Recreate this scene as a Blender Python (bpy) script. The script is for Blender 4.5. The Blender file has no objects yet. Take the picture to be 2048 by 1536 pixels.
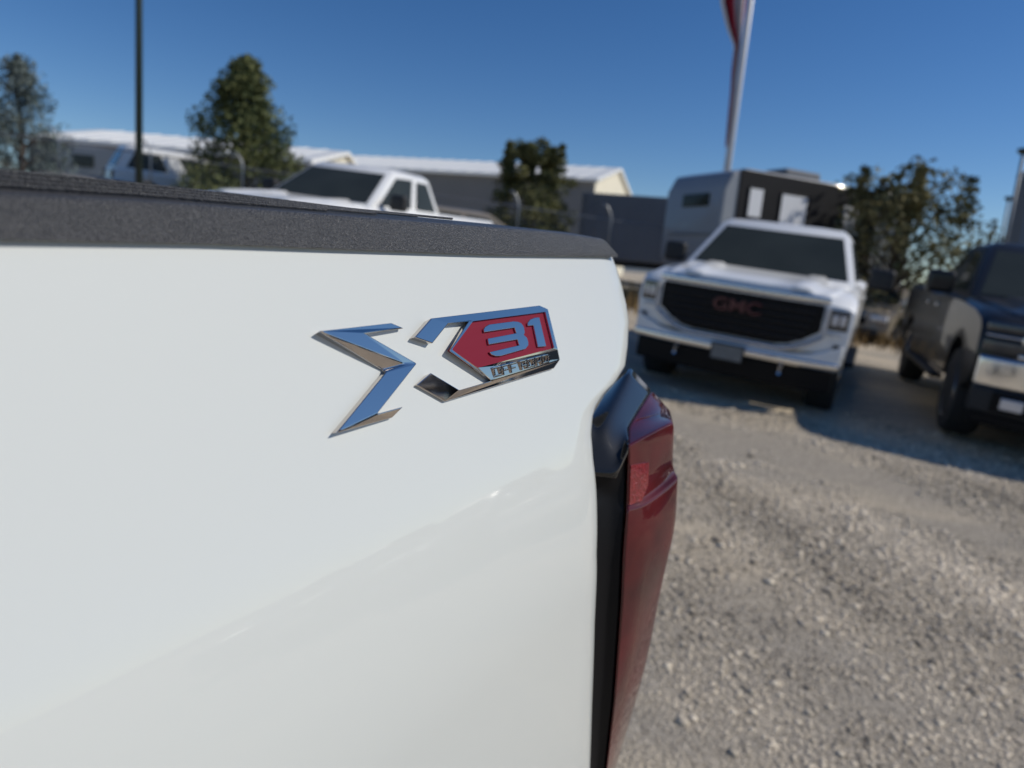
import bpy, math, random
import numpy as np
from mathutils import Matrix, Vector

random.seed(7); RNG = np.random.default_rng(7)
SC = bpy.context.scene
COL = SC.collection
R = math.radians

# ------------------------------------------------------------------ camera
FPX = 1420.0                                   # focal length in pixels of a 2048 px wide frame
PITCH, ROLL = math.atan(FPX / 8185), math.atan(746 / 8151)
CAM = np.array([0.0, 0.0, 1.32])
FWD = np.array([0, math.cos(PITCH), -math.sin(PITCH)])
_r0 = np.array([1.0, 0, 0]); _u0 = np.array([0, math.sin(PITCH), math.cos(PITCH)])
RGT = math.cos(ROLL) * _r0 + math.sin(ROLL) * _u0
UPV = -math.sin(ROLL) * _r0 + math.cos(ROLL) * _u0
cam = bpy.data.cameras.new('camera'); camo = bpy.data.objects.new('camera', cam); COL.objects.link(camo)
m = Matrix.Identity(4)
for i in range(3):
    m[i][0], m[i][1], m[i][2], m[i][3] = RGT[i], UPV[i], -FWD[i], CAM[i]
camo.matrix_world = m
cam.sensor_width = 36; cam.lens = FPX / 2048 * 36
cam.clip_start = 0.01; cam.clip_end = 6000
cam.dof.use_dof = True; cam.dof.focus_distance = 0.318; cam.dof.aperture_fstop = 9.0
SC.camera = camo

# ------------------------------------------------------------------ light
SUN_AZ, SUN_EL = 90.0, 38.0                    # azimuth clockwise from +Y
W = bpy.data.worlds.new('World'); SC.world = W; W.use_nodes = True
nt = W.node_tree; nt.nodes.clear()
sky = nt.nodes.new('ShaderNodeTexSky'); sky.sky_type = 'NISHITA'; sky.sun_disc = False
sky.sun_elevation = R(SUN_EL); sky.sun_rotation = R(SUN_AZ)
sky.altitude = 1400; sky.air_density = 1.0; sky.dust_density = 0.3; sky.ozone_density = 3.0
bg = nt.nodes.new('ShaderNodeBackground'); bg.inputs[1].default_value = 0.087
wo = nt.nodes.new('ShaderNodeOutputWorld')
hs = nt.nodes.new('ShaderNodeHueSaturation'); hs.inputs['Saturation'].default_value = 1.27; hs.inputs['Hue'].default_value = 0.507
nt.links.new(sky.outputs[0], hs.inputs['Color']); nt.links.new(hs.outputs[0], bg.inputs[0]); nt.links.new(bg.outputs[0], wo.inputs[0])
sl = bpy.data.lights.new('sun', 'SUN'); sl.energy = 3.4; sl.angle = R(0.5); sl.color = (1, 0.95, 0.87)
so = bpy.data.objects.new('sun', sl); COL.objects.link(so)
sd = Vector((math.sin(R(SUN_AZ)) * math.cos(R(SUN_EL)), math.cos(R(SUN_AZ)) * math.cos(R(SUN_EL)), math.sin(R(SUN_EL))))
so.rotation_euler = sd.to_track_quat('Z', 'Y').to_euler(); so.location = sd * 40
SC.view_settings.view_transform = 'Standard'; SC.view_settings.look = 'None'
SC.view_settings.gamma = 1; SC.view_settings.exposure = 0; SC.view_settings.use_curve_mapping = False
SC.render.engine = 'CYCLES'
SC.cycles.use_denoising = True
SC.cycles.sample_clamp_indirect = 4
SC.cycles.max_bounces = 8

# ------------------------------------------------------------------ geometry of the view
def ray(x, y):
    d = FWD * FPX + (x - 1024) * RGT + (768 - y) * UPV
    return d / np.linalg.norm(d)

def terrain(x, y):
    # the lot slopes: it climbs away from the camera and to the left
    return 0.0437 * min(max(y - 2, -8), 26) - 0.049 * min(max(x - 0.7, -14), 8)

def bearing(px, dist):
    """A ground point at this many metres ahead, in the direction in which the photo shows column px near the horizon."""
    y = 427 + 0.0915 * px
    d = ray(px, y); k = dist / math.hypot(d[0], d[1])
    x, yy = d[0] * k, d[1] * k
    return Vector((x, yy, terrain(x, yy)))

# ------------------------------------------------------------------ materials
def nodes(name):
    mt = bpy.data.materials.new(name); mt.use_nodes = True
    return mt, mt.node_tree.nodes, mt.node_tree.links, mt.node_tree.nodes['Principled BSDF']

def mat(name, col, rough=0.5, metal=0.0, coat=0.0, coat_rough=0.03, bump=0.0, bscale=200, var=0.0, vscale=6.0, spec=0.5, trans=0.0, bdist=0.001):
    mt, n, l, p = nodes(name)
    p.inputs['Base Color'].default_value = (*col, 1)
    p.inputs['Roughness'].default_value = rough
    p.inputs['Metallic'].default_value = metal
    p.inputs['Coat Weight'].default_value = coat
    p.inputs['Coat Roughness'].default_value = coat_rough
    p.inputs['Specular IOR Level'].default_value = spec
    p.inputs['Transmission Weight'].default_value = trans
    tc = n.new('ShaderNodeTexCoord')
    if var:
        t = n.new('ShaderNodeTexNoise'); t.inputs['Scale'].default_value = vscale; t.inputs['Detail'].default_value = 6
        l.new(tc.outputs['Object'], t.inputs['Vector'])
        mx = n.new('ShaderNodeMix'); mx.data_type = 'RGBA'
        mx.inputs['A'].default_value = (*[c * (1 - var) for c in col], 1)
        mx.inputs['B'].default_value = (*[min(1, c * (1 + var)) for c in col], 1)
        l.new(t.outputs['Fac'], mx.inputs['Factor']); l.new(mx.outputs['Result'], p.inputs['Base Color'])
    if bump:
        t2 = n.new('ShaderNodeTexNoise'); t2.inputs['Scale'].default_value = bscale; t2.inputs['Detail'].default_value = 3
        l.new(tc.outputs['Object'], t2.inputs['Vector'])
        b = n.new('ShaderNodeBump'); b.inputs['Strength'].default_value = bump; b.inputs['Distance'].default_value = bdist
        l.new(t2.outputs['Fac'], b.inputs['Height']); l.new(b.outputs['Normal'], p.inputs['Normal'])
    return mt

def mat_tone(name, dark, light, rough=0.8, sss=0.0):
    """Colour from a per-piece attribute 'tone' (each stone or leaf has its own colour)."""
    mt, n, l, p = nodes(name)
    a = n.new('ShaderNodeAttribute'); a.attribute_name = 'tone'
    cr = n.new('ShaderNodeValToRGB')
    cr.color_ramp.elements[0].color = (*dark, 1); cr.color_ramp.elements[1].color = (*light, 1)
    l.new(a.outputs['Fac'], cr.inputs[0]); l.new(cr.outputs[0], p.inputs['Base Color'])
    p.inputs['Roughness'].default_value = rough
    p.inputs['Specular IOR Level'].default_value = 0.25
    return mt

M = {}
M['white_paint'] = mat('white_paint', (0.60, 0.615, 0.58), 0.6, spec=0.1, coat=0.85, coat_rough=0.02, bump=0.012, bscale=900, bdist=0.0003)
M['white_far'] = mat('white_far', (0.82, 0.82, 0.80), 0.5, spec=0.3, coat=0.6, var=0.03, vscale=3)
M['navy_paint'] = mat('navy_paint', (0.012, 0.012, 0.013), 0.5, spec=0.2, coat=0.4, var=0.3, vscale=2)
M['tan_paint'] = mat('tan_paint', (0.30, 0.25, 0.18), 0.4, coat=0.7, var=0.1)
M['grey_paint'] = mat('grey_paint', (0.17, 0.165, 0.16), 0.5, coat=0.2, var=0.15)
M['chrome'] = mat('chrome', (0.61, 0.56, 0.52), 0.03, 1.0)
M['chrome_far'] = mat('chrome_far', (0.72, 0.73, 0.74), 0.12, 1.0)
M['badge_red'] = mat('badge_red', (0.185, 0.005, 0.022), 0.55, spec=0.15, coat=0.0, coat_rough=0.3, bump=0.03, bscale=1500, bdist=0.0003)
M['black_gloss'] = mat('black_gloss', (0.006, 0.007, 0.008), 0.6, spec=0.1, coat=1.0, bump=0.01, bscale=600, bdist=0.0003)
M['black_plastic'] = mat('black_plastic', (0.016, 0.016, 0.017), 0.6, var=0.2)
M['black_trim'] = mat('black_trim', (0.006, 0.006, 0.007), 0.45, var=0.2, spec=0.15)
M['rubber'] = mat('rubber', (0.018, 0.018, 0.018), 0.85, var=0.25, vscale=12)
M['glass'] = mat('glass', (0.040, 0.046, 0.041), 0.05, var=0.4, vscale=1.5, spec=0.14)
M['alloy'] = mat('alloy', (0.35, 0.35, 0.36), 0.25, 0.9)
M['lamp_dark'] = mat('lamp_dark', (0.05, 0.055, 0.06), 0.08, 0.3, coat=1.0)
M['lamp_clear'] = mat('lamp_clear', (0.62, 0.63, 0.65), 0.08, 0.2, coat=1.0)
M['red_text'] = mat('red_text', (0.075, 0.006, 0.010), 0.4, coat=0.4)
M['plate'] = mat('plate', (0.16, 0.17, 0.17), 0.5, var=0.3, vscale=14)
M['pole_green'] = mat('pole_green', (0.012, 0.026, 0.022), 0.5, var=0.2)
M['pole_grey'] = mat('pole_grey', (0.16, 0.18, 0.20), 0.55, 0.3, var=0.2)
M['pole_white'] = mat('pole_white', (0.72, 0.72, 0.72), 0.45, var=0.05)
M['galvanised'] = mat('galvanised', (0.30, 0.31, 0.32), 0.45, 0.7, var=0.2, vscale=9)
M['flag_red'] = mat('flag_red', (0.34, 0.012, 0.03), 0.85, var=0.1)
M['flag_white'] = mat('flag_white', (0.62, 0.61, 0.62), 0.85, var=0.05)
M['roof_white'] = mat('roof_white', (0.80, 0.80, 0.77), 0.5, var=0.06, vscale=0.2)
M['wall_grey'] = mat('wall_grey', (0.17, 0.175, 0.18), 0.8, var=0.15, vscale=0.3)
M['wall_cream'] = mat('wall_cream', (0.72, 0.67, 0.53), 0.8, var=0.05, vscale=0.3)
M['rv_grey'] = mat('rv_grey', (0.25, 0.26, 0.275), 0.4, coat=0.5, var=0.06, vscale=1)
M['rv_black'] = mat('rv_black', (0.012, 0.012, 0.014), 0.6, spec=0.15, var=0.2)
M['rv_pane_glare'] = mat('rv_pane_glare', (0.76, 0.77, 0.78), 0.6, spec=0.2, var=0.04)
M['container'] = mat('container', (0.14, 0.15, 0.17), 0.6, var=0.15, vscale=0.8)
M['tower_blue_grey'] = mat('tower_blue_grey', (0.14, 0.19, 0.27), 0.6, var=0.2, vscale=0.1)  # blue-grey with slight variation for the tower walls
M['bark'] = mat('bark', (0.06, 0.045, 0.035), 0.9, var=0.3, vscale=10)
M['leaf_dark'] = mat_tone('leaf_dark', (0.028, 0.050, 0.020), (0.20, 0.21, 0.08))
M['leaf_blue'] = mat_tone('leaf_blue', (0.055, 0.08, 0.075), (0.22, 0.26, 0.24))
M['leaf_olive'] = mat_tone('leaf_olive', (0.035, 0.052, 0.018), (0.24, 0.225, 0.09))
M['leaf_dry'] = mat_tone('leaf_dry', (0.04, 0.05, 0.02), (0.29, 0.25, 0.11))
M['stone'] = mat_tone('stone', (0.20, 0.172, 0.135), (0.86, 0.74, 0.565), 0.85)
M['dry_grass'] = mat_tone('dry_grass', (0.13, 0.085, 0.035), (0.42, 0.29, 0.13), 0.9)
M['ridge_backdrop'] = mat('ridge_backdrop', (0.10, 0.12, 0.13), 0.95, var=0.25, vscale=0.01)
M['bed_liner'] = mat('bed_liner', (0.014, 0.014, 0.015), 0.75, bump=0.4, bscale=700, bdist=0.0006)

# textured black plastic of the rail cap: a fine sparkling grain
mt, n, l, p = nodes('cap_plastic')
p.inputs['Base Color'].default_value = (0.06, 0.06, 0.061, 1)
p.inputs['Roughness'].default_value = 0.34; p.inputs['Specular IOR Level'].default_value = 0.45
tc = n.new('ShaderNodeTexCoord')
t1 = n.new('ShaderNodeTexVoronoi'); t1.inputs['Scale'].default_value = 1250; t1.inputs['Randomness'].default_value = 1
t2 = n.new('ShaderNodeTexNoise'); t2.inputs['Scale'].default_value = 2400; t2.inputs['Detail'].default_value = 2
ad = n.new('ShaderNodeMath'); ad.operation = 'ADD'
l.new(tc.outputs['Object'], t1.inputs['Vector']); l.new(tc.outputs['Object'], t2.inputs['Vector'])
l.new(t1.outputs['Distance'], ad.inputs[0]); l.new(t2.outputs['Fac'], ad.inputs[1])
b = n.new('ShaderNodeBump'); b.inputs['Strength'].default_value = 1.0; b.inputs['Distance'].default_value = 0.0005
l.new(ad.outputs[0], b.inputs['Height']); l.new(b.outputs['Normal'], p.inputs['Normal'])
M['cap_plastic'] = mt

# red lens: deep red, glossy
mt, n, l, p = nodes('lens_red')
tc = n.new('ShaderNodeTexCoord')
t1 = n.new('ShaderNodeTexNoise'); t1.inputs['Scale'].default_value = 22; t1.inputs['Detail'].default_value = 4
l.new(tc.outputs['Object'], t1.inputs['Vector'])
cr = n.new('ShaderNodeValToRGB')
cr.color_ramp.elements[0].position = 0.3; cr.color_ramp.elements[0].color = (0.035, 0.003, 0.004, 1)
cr.color_ramp.elements[1].position = 0.7; cr.color_ramp.elements[1].color = (0.11, 0.007, 0.009, 1)
l.new(t1.outputs['Fac'], cr.inputs[0]); l.new(cr.outputs[0], p.inputs['Base Color'])
p.inputs['Roughness'].default_value = 0.6; p.inputs['Specular IOR Level'].default_value = 0.1; p.inputs['Coat Weight'].default_value = 1; p.inputs['Coat Roughness'].default_value = 0.03
M['lens_red'] = mt
M['reflector'] = mat('reflector', (0.20, 0.006, 0.008), 0.4, 0.0, coat=1.0, bump=0.6, bscale=420, var=0.6, vscale=260, bdist=0.002)

# gravel ground
mt, n, l, p = nodes('gravel_ground')
tc = n.new('ShaderNodeTexCoord')
def tex(kind, scale, detail=6, rough=0.6):
    t = n.new(kind); t.inputs['Scale'].default_value = scale
    if 'Noise' in kind:
        t.inputs['Detail'].default_value = detail; t.inputs['Roughness'].default_value = rough
    l.new(tc.outputs['Object'], t.inputs['Vector']); return t
mp = n.new('ShaderNodeMapping'); mp.inputs['Rotation'].default_value = (0, 0, R(-28)); mp.inputs['Scale'].default_value = (0.55, 1.5, 1)
l.new(tc.outputs['Object'], mp.inputs['Vector'])
big = tex('ShaderNodeTexNoise', 0.55, 5); fine = tex('ShaderNodeTexNoise', 45, 8, 0.75); vor = tex('ShaderNodeTexVoronoi', 75)
l.new(mp.outputs['Vector'], big.inputs['Vector'])
rb = n.new('ShaderNodeValToRGB'); e = rb.color_ramp.elements
e[0].position = 0.40; e[0].color = (0.42, 0.37, 0.30, 1); e[1].position = 0.62; e[1].color = (0.66, 0.555, 0.405, 1)
l.new(big.outputs['Fac'], rb.inputs[0])
rf = n.new('ShaderNodeValToRGB'); e = rf.color_ramp.elements
e[0].position = 0.34; e[0].color = (0.52, 0.51, 0.50, 1); e[1].position = 0.68; e[1].color = (1.35, 1.35, 1.35, 1)
l.new(fine.outputs['Fac'], rf.inputs[0])
mx = n.new('ShaderNodeMix'); mx.data_type = 'RGBA'; mx.blend_type = 'MULTIPLY'; mx.inputs['Factor'].default_value = 1
l.new(rb.outputs[0], mx.inputs['A']); l.new(rf.outputs[0], mx.inputs['B'])
l.new(mx.outputs['Result'], p.inputs['Base Color']); p.inputs['Roughness'].default_value = 0.95
p.inputs['Specular IOR Level'].default_value = 0.2
ad = n.new('ShaderNodeMath'); ad.operation = 'ADD'
l.new(fine.outputs['Fac'], ad.inputs[0]); l.new(vor.outputs['Distance'], ad.inputs[1])
b = n.new('ShaderNodeBump'); b.inputs['Strength'].default_value = 0.8; b.inputs['Distance'].default_value = 0.012
l.new(ad.outputs[0], b.inputs['Height']); l.new(b.outputs['Normal'], p.inputs['Normal'])
M['gravel'] = mt

# ------------------------------------------------------------------ mesh helpers
class MB:
    def __init__(s): s.v = []; s.f = []; s.mi = []; s.cur = 0
    def vert(s, p): s.v.append(tuple(float(c) for c in p)); return len(s.v) - 1
    def face(s, idx): s.f.append(tuple(idx)); s.mi.append(s.cur)
    def poly(s, pts): s.face([s.vert(p) for p in pts])
    def box(s, c, d, rz=0.0):
        x, y, z = [k / 2 for k in d]; ca, sa = math.cos(rz), math.sin(rz)
        i = [s.vert((c[0] + a * x * ca - b_ * y * sa, c[1] + a * x * sa + b_ * y * ca, c[2] + e_ * z)) for a in (-1, 1) for b_ in (-1, 1) for e_ in (-1, 1)]
        for q in ((0, 1, 3, 2), (4, 6, 7, 5), (0, 4, 5, 1), (2, 3, 7, 6), (0, 2, 6, 4), (1, 5, 7, 3)): s.face([i[k] for k in q])
    def loft(s, rings, cap=True, close=True):
        ids = [[s.vert(p) for p in r] for r in rings]
        nn = len(ids[0])
        for a, b_ in zip(ids, ids[1:]):
            for k in range(nn if close else nn - 1):
                s.face((a[k], a[(k + 1) % nn], b_[(k + 1) % nn], b_[k]))
        if cap: s.face(ids[0][::-1]); s.face(ids[-1])
    def grid(s, rows): s.loft(rows, cap=False, close=False)
    def tube(s, pts, rad, nseg=8):
        rad = rad if isinstance(rad, (list, tuple)) else [rad] * len(pts)
        pts = [Vector(p) for p in pts]; rings = []
        for k, p_ in enumerate(pts):
            d = (pts[min(k + 1, len(pts) - 1)] - pts[max(k - 1, 0)]).normalized()
            up = Vector((0, 0, 1)) if abs(d.z) < 0.9 else Vector((1, 0, 0))
            a = d.cross(up).normalized(); b_ = d.cross(a)
            rings.append([p_ + (a * math.cos(t) + b_ * math.sin(t)) * rad[k] for t in [2 * math.pi * q / nseg for q in range(nseg)]])
        s.loft(rings)
    def lathe_y(s, prof, c, nseg=24):
        """prof: (radius, y) pairs turned about the y axis through c."""
        rings = [[(c[0] + r_ * math.cos(t), c[1] + y_, c[2] + r_ * math.sin(t)) for t in [2 * math.pi * q / nseg for q in range(nseg)]] for r_, y_ in prof]
        s.loft(rings, cap=True)
    def build(s, name, mats, parent=None, smooth=False, bevel=0.0, segs=2, local=False, auto=None, flat=False):
        me = bpy.data.meshes.new(name); me.from_pydata(s.v, [], s.f); me.update()
        for m_ in (mats if isinstance(mats, (list, tuple)) else [mats]): me.materials.append(m_)
        if any(s.mi): me.polygons.foreach_set('material_index', s.mi)
        fix_normals(me)
        return link(name, me, parent, smooth, bevel, segs, auto, flat)

import bmesh
def fix_normals(me):
    bm = bmesh.new(); bm.from_mesh(me)
    bmesh.ops.recalc_face_normals(bm, faces=bm.faces); bm.to_mesh(me); bm.free()

def link(name, me, parent=None, smooth=False, bevel=0.0, segs=2, auto=None, flat=False):
    o = bpy.data.objects.new(name, me); COL.objects.link(o)
    if parent is not None: o.parent = parent
    if smooth:
        me.polygons.foreach_set('use_smooth', [True] * len(me.polygons))
    if bevel:
        bv = o.modifiers.new('bevel', 'BEVEL'); bv.width = bevel; bv.segments = segs
        bv.limit_method = 'ANGLE'; bv.angle_limit = R(28 if not flat else 9); bv.harden_normals = False
        if flat: return o
        me.polygons.foreach_set('use_smooth', [True] * len(me.polygons))
        wn = o.modifiers.new('weighted', 'WEIGHTED_NORMAL'); wn.keep_sharp = True
    if auto is not None:
        me.set_sharp_from_angle(angle=R(auto))
    return o

def thing(name, label, cat, loc=(0, 0, 0), rz=0.0, group=None):
    o = bpy.data.objects.new(name, None); COL.objects.link(o); o.empty_display_size = 0.2
    o.location = loc; o.rotation_euler = (0, 0, rz)
    o['label'] = label; o['category'] = cat
    if group: o['group'] = group
    return o

def on_slope(o):
    q = Vector((0, 0, 1)).rotation_difference(Vector((0.049, -0.0437, 1)))
    o.rotation_mode = 'QUATERNION'; o.rotation_quaternion = q @ o.rotation_euler.to_quaternion()

def tag(o, label, cat, group=None):
    o['label'] = label; o['category'] = cat
    if group: o['group'] = group
    return o

def kids(o): return [c for c in COL.objects if c.parent == o]
def copy_tree(o, parent=None):
    c = o.copy(); COL.objects.link(c); c.parent = parent
    for ch in kids(o): copy_tree(ch, c)
    return c

# ------------------------------------------------------------------ setting: ground, hills
xs = np.concatenate([-np.geomspace(2500, 31, 22), np.linspace(-30, 30, 61), np.geomspace(31, 2500, 22)])
ys = np.concatenate([-np.geomspace(2500, 31, 22), np.linspace(-30, 40, 71), np.geomspace(41, 3000, 22)])
g = MB()
g.grid([[(x, y, terrain(x, y)) for x in xs] for y in ys])
o = g.build('ground', M['gravel'], smooth=True); o['kind'] = 'structure'

g = MB(); rows = [[], [], []]  # low ridge, mostly hidden, added to give the reflections a horizon
for k in range(181):
    t = 2 * math.pi * k / 180
    h = 22 + 10 * math.sin(3 * t + 1) + 7 * math.sin(7 * t) + 4 * math.sin(17 * t + 2)
    for r_, z_, row in ((1900, -2, rows[0]), (2150, h, rows[1]), (2400, h * 0.6, rows[2])):
        row.append((r_ * math.cos(t), r_ * math.sin(t), z_))
g.grid(rows); o = g.build('added_ridge', M['ridge_backdrop'], smooth=True); o['kind'] = 'structure'

# ------------------------------------------------------------------ buildings
def shed(name, label, p0, p1, eave, ridge, depth, wallm, gablem, roofm, z0):
    """A long metal building: its front wall runs p0 -> p1, the roof rises away from it to a ridge."""
    p0 = Vector((p0.x, p0.y, 0)); p1 = Vector((p1.x, p1.y, 0)); L = (p1 - p0).length
    d = (p1 - p0).normalized(); ang = math.atan2(d.y, d.x)
    t = thing(name, label, 'building', (p0.x, p0.y, z0), ang)
    g = MB(); g.loft([[(0, 0, -1), (L, 0, -1), (L, 0, eave), (0, 0, eave)], [(0, 0.3, -1), (L, 0.3, -1), (L, 0.3, eave), (0, 0.3, eave)]])
    g.build('wall', wallm, t)
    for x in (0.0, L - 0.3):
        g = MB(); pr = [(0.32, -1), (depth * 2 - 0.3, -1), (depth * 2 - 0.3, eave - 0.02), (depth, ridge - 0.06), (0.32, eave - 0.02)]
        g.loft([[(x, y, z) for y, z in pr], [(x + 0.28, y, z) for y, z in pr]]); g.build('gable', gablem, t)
    g = MB(); th = 0.28
    pr = [(-0.5, eave - 0.05), (depth, ridge), (depth * 2 + 0.5, eave - 0.05), (depth * 2 + 0.5, eave - 0.05 + th), (depth, ridge + th), (-0.5, eave - 0.05 + th)]
    g.loft([[(-0.35, y, z) for y, z in pr], [(L + 0.35, y, z) for y, z in pr]]); rf = g.build('roof', roofm, t)
    nseam = int(L / 1.5)
    g = MB()
    for k in range(1, nseam):
        x = L * k / nseam
        a = Vector((x, -0.5, eave - 0.05 + th)); b_ = Vector((x, depth, ridge + th))
        g.loft([[q + Vector((dx, 0, dz)) for dx, dz in ((-.04, -.02), (.04, -.02), (.04, .06), (-.04, .06))] for q in (a, b_)])
    sm = g.build('roof_seam', roofm, rf); sm['kind'] = 'stuff'
    for k, fx in enumerate((0.3, 0.72)):
        g = MB(); g.box((L * fx, -0.06, 1.6), (3.6, 0.1, 4.2)); g.build('roller_door', M['wall_cream'] if k else M['wall_grey'], t, bevel=0.02)
    return t
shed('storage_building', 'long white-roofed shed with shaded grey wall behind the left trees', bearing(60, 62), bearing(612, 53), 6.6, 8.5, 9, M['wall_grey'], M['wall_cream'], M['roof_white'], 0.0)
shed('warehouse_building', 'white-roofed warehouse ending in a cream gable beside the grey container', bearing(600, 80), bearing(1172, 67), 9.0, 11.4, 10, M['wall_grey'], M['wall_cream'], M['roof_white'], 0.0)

p_ = bearing(2060, 150)
t = thing('tower_building', 'distant blue-grey ribbed building at the right edge above the dark truck', 'building', p_, R(-20))
g = MB(); g.box((0, 0, 11.2), (9, 9, 22.4)); g.build('wall', M['tower_blue_grey'], t)
g = MB()
for k in range(9): g.box((-4 + k, -4.6, 11), (0.35, 0.25, 21.6))
for k in range(9): g.box((-4.6, -4 + k, 11), (0.25, 0.35, 21.6))
q = g.build('rib', M['container'], t); q['kind'] = 'stuff'
g = MB(); g.box((0, 0, 22.7), (9.5, 9.5, 0.5)); g.build('roof', M['container'], t)

# ------------------------------------------------------------------ trees
def leaves(pts, nrm_rand, size, me_name, m_, parent, tones):
    n_ = len(pts); pts = np.asarray(pts)
    a = RNG.normal(size=(n_, 3)); a /= np.linalg.norm(a, axis=1)[:, None]
    b_ = RNG.normal(size=(n_, 3)); b_ -= (b_ * a).sum(1)[:, None] * a; b_ /= np.linalg.norm(b_, axis=1)[:, None]
    s1 = size * RNG.uniform(0.6, 1.3, n_)[:, None]; s2 = s1 * RNG.uniform(0.35, 0.6, n_)[:, None]
    v = np.stack([pts - a * s1, pts - b_ * s2, pts + a * s1, pts + b_ * s2], 1).reshape(-1, 3)
    me = bpy.data.meshes.new(me_name)
    me.vertices.add(len(v)); me.vertices.foreach_set('co', v.ravel())
    me.loops.add(4 * n_); me.loops.foreach_set('vertex_index', np.arange(4 * n_))
    me.polygons.add(n_); me.polygons.foreach_set('loop_start', np.arange(0, 4 * n_, 4))
    me.update(calc_edges=True); me.materials.append(m_)
    at = me.attributes.new('tone', 'FLOAT', 'POINT'); at.data.foreach_set('value', np.repeat(tones, 4))
    return link('crown', me, parent)

def tree(name, label, loc, height, width, kind, m_, seed, nleaf=9000, base=0.08):
    rn = np.random.default_rng(seed); t = thing(name, label, 'tree', loc, 0, 'trees along the fence')
    g = MB(); g.tube([(0, 0, -0.3), (0.03, 0.02, height * .3), (-0.02, 0.05, height * .65), (0, 0, height * .93)], [0.14, 0.11, 0.06, 0.015])
    clumps = []
    ncl = 110
    for k in range(ncl):
        f = rn.uniform(0, 1)
        if kind == 'cone':
            f = f ** 1.3; rr = width / 2 * (1 - f) ** 0.95 * (0.66 + 0.6 * rn.uniform()) + 0.04
        elif kind == 'spire':
            f = f ** 1.1; rr = width / 2 * (1 - f) ** 1.0 * (0.6 + 0.5 * rn.uniform()) + 0.08
        else:
            rr = width / 2 * math.sin(math.pi * min(1, 0.2 + 0.66 * f)) ** 0.7 * (0.7 + 0.4 * rn.uniform())
        z = height * (base + (1 - base) * f * 0.96)
        an = rn.uniform(0, 2 * math.pi); q = rr * rn.uniform(0.25, 1) ** 0.6
        c = np.array([q * math.cos(an), q * math.sin(an), z])
        clumps.append((c, width * rn.uniform(0.09, 0.15) * (1.15 - 0.55 * f)))
        if k % 2 == 0:
            s0 = Vector((0, 0, max(0.3, z - q * 0.7)))
            g.tube([s0, s0.lerp(Vector(c), .5) + Vector((0, 0, .05)), Vector(c)], [0.035, 0.022, 0.008], 5)
    tip = [(np.array([rn.normal() * .05, rn.normal() * .05, height * (0.9 + 0.02 * k)]), 0.16 - 0.02 * k) for k in range(6)] if kind != 'round' else []
    if kind == 'round':
        for k in range(7):
            an = rn.uniform(0, 6.28); q = width * rn.uniform(.05, .36)
            for j in range(5):
                tip.append((np.array([q * math.cos(an), q * math.sin(an), height * (.72 + .055 * j)]), 0.22 - 0.03 * j))
    clumps += tip
    g.build('trunk', M['bark'], t, smooth=True)
    pts = []; tones = []
    per = nleaf // len(clumps)
    for c, r_ in clumps:
        k = per
        d = rn.normal(size=(k, 3)); d /= np.linalg.norm(d, axis=1)[:, None]
        pts.append(c + d * (r_ * rn.uniform(0.1, 1.15, k) ** 0.5)[:, None] * np.array([1.15, 1.15, 0.9]))
        tones.append(np.clip(rn.normal(rn.uniform(0.15, 0.8), 0.16, k), 0, 1))
    leaves(np.concatenate(pts), 0, 0.075 if kind != 'spire' else 0.06, 'crown', m_, t, np.concatenate(tones))
    return t
def tall(px, ytop, dist):
    q = bearing(px, dist); return (427 + .0915 * px - ytop) / FPX * q.y + CAM[2] - q.z
tree('conifer_tree', 'thin blue-grey tree with a narrow tip at the left edge', bearing(44, 26), tall(50, 135, 26), 4.3, 'spire', M['leaf_blue'], 3, 10000)
tree('conical_tree', 'tall dense dark green cone-shaped tree behind the green pole', bearing(483, 24), tall(500, 142, 24), 5.0, 'cone', M['leaf_dark'], 11, 21000)
tree('round_tree', 'small bushy olive tree behind the white pickup bed', bearing(1050, 25), tall(1045, 292, 25), 3.0, 'round', M['leaf_olive'], 5, 15000)
tree('autumn_tree', 'broad brown-tinged tree standing between the white and the dark truck', bearing(1775, 19), tall(1790, 345, 19), 4.2, 'round', M['leaf_dry'], 21, 8000)

# ------------------------------------------------------------------ fence and verge
FA, FB = bearing(-60, 23.5), bearing(2130, 23)
fence = thing('chain_link_fence', 'chain-link fence with grey posts running behind the parked vehicles', 'fence', (FA.x, FA.y, 0), math.atan2(FB.y - FA.y, FB.x - FA.x))
FL = (FB - FA).length; fd = (FB - FA).normalized()
def fz(s): q = FA + fd * s; return terrain(q.x, q.y)
npost = 13; FH = 1.9
pg = None
for k in range(npost):
    s = FL * k / (npost - 1)
    if pg is None:
        g = MB(); g.tube([(0, 0, -.3), (0, 0, FH), (-0.03, 0, FH + .15), (-0.12, -.05, FH + .3), (-.24, -.08, FH + .36)], 0.026)
        pg = g.build('fence_post', M['galvanised'], fence, smooth=True)
        po = pg
    else:
        po = pg.copy(); COL.objects.link(po)
    po.location = (s, 0, fz(s))
g = MB()
for h in (0.1, FH):
    g.tube([(FL * k / 40, 0, fz(FL * k / 40) + h) for k in range(41)], 0.018, 6)
g.build('rail', M['galvanised'], fence)
g = MB(); st = 0.14
for k in range(int(FL / st)):
    s = k * st
    for sg in (-1, 1):
        a, b_ = (s, s + FH) if sg > 0 else (s + FH, s)
        za, zb = fz(min(a, FL)), fz(min(b_, FL))
        g.poly([(a - .002, 0.004 * sg, za + .05), (a + .002, 0.004 * sg, za + .05), (b_ + .002, 0.004 * sg, zb + FH), (b_ - .002, 0.004 * sg, zb + FH)])
q = g.build('wire_mesh', M['galvanised'], fence); q['kind'] = 'stuff'

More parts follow.
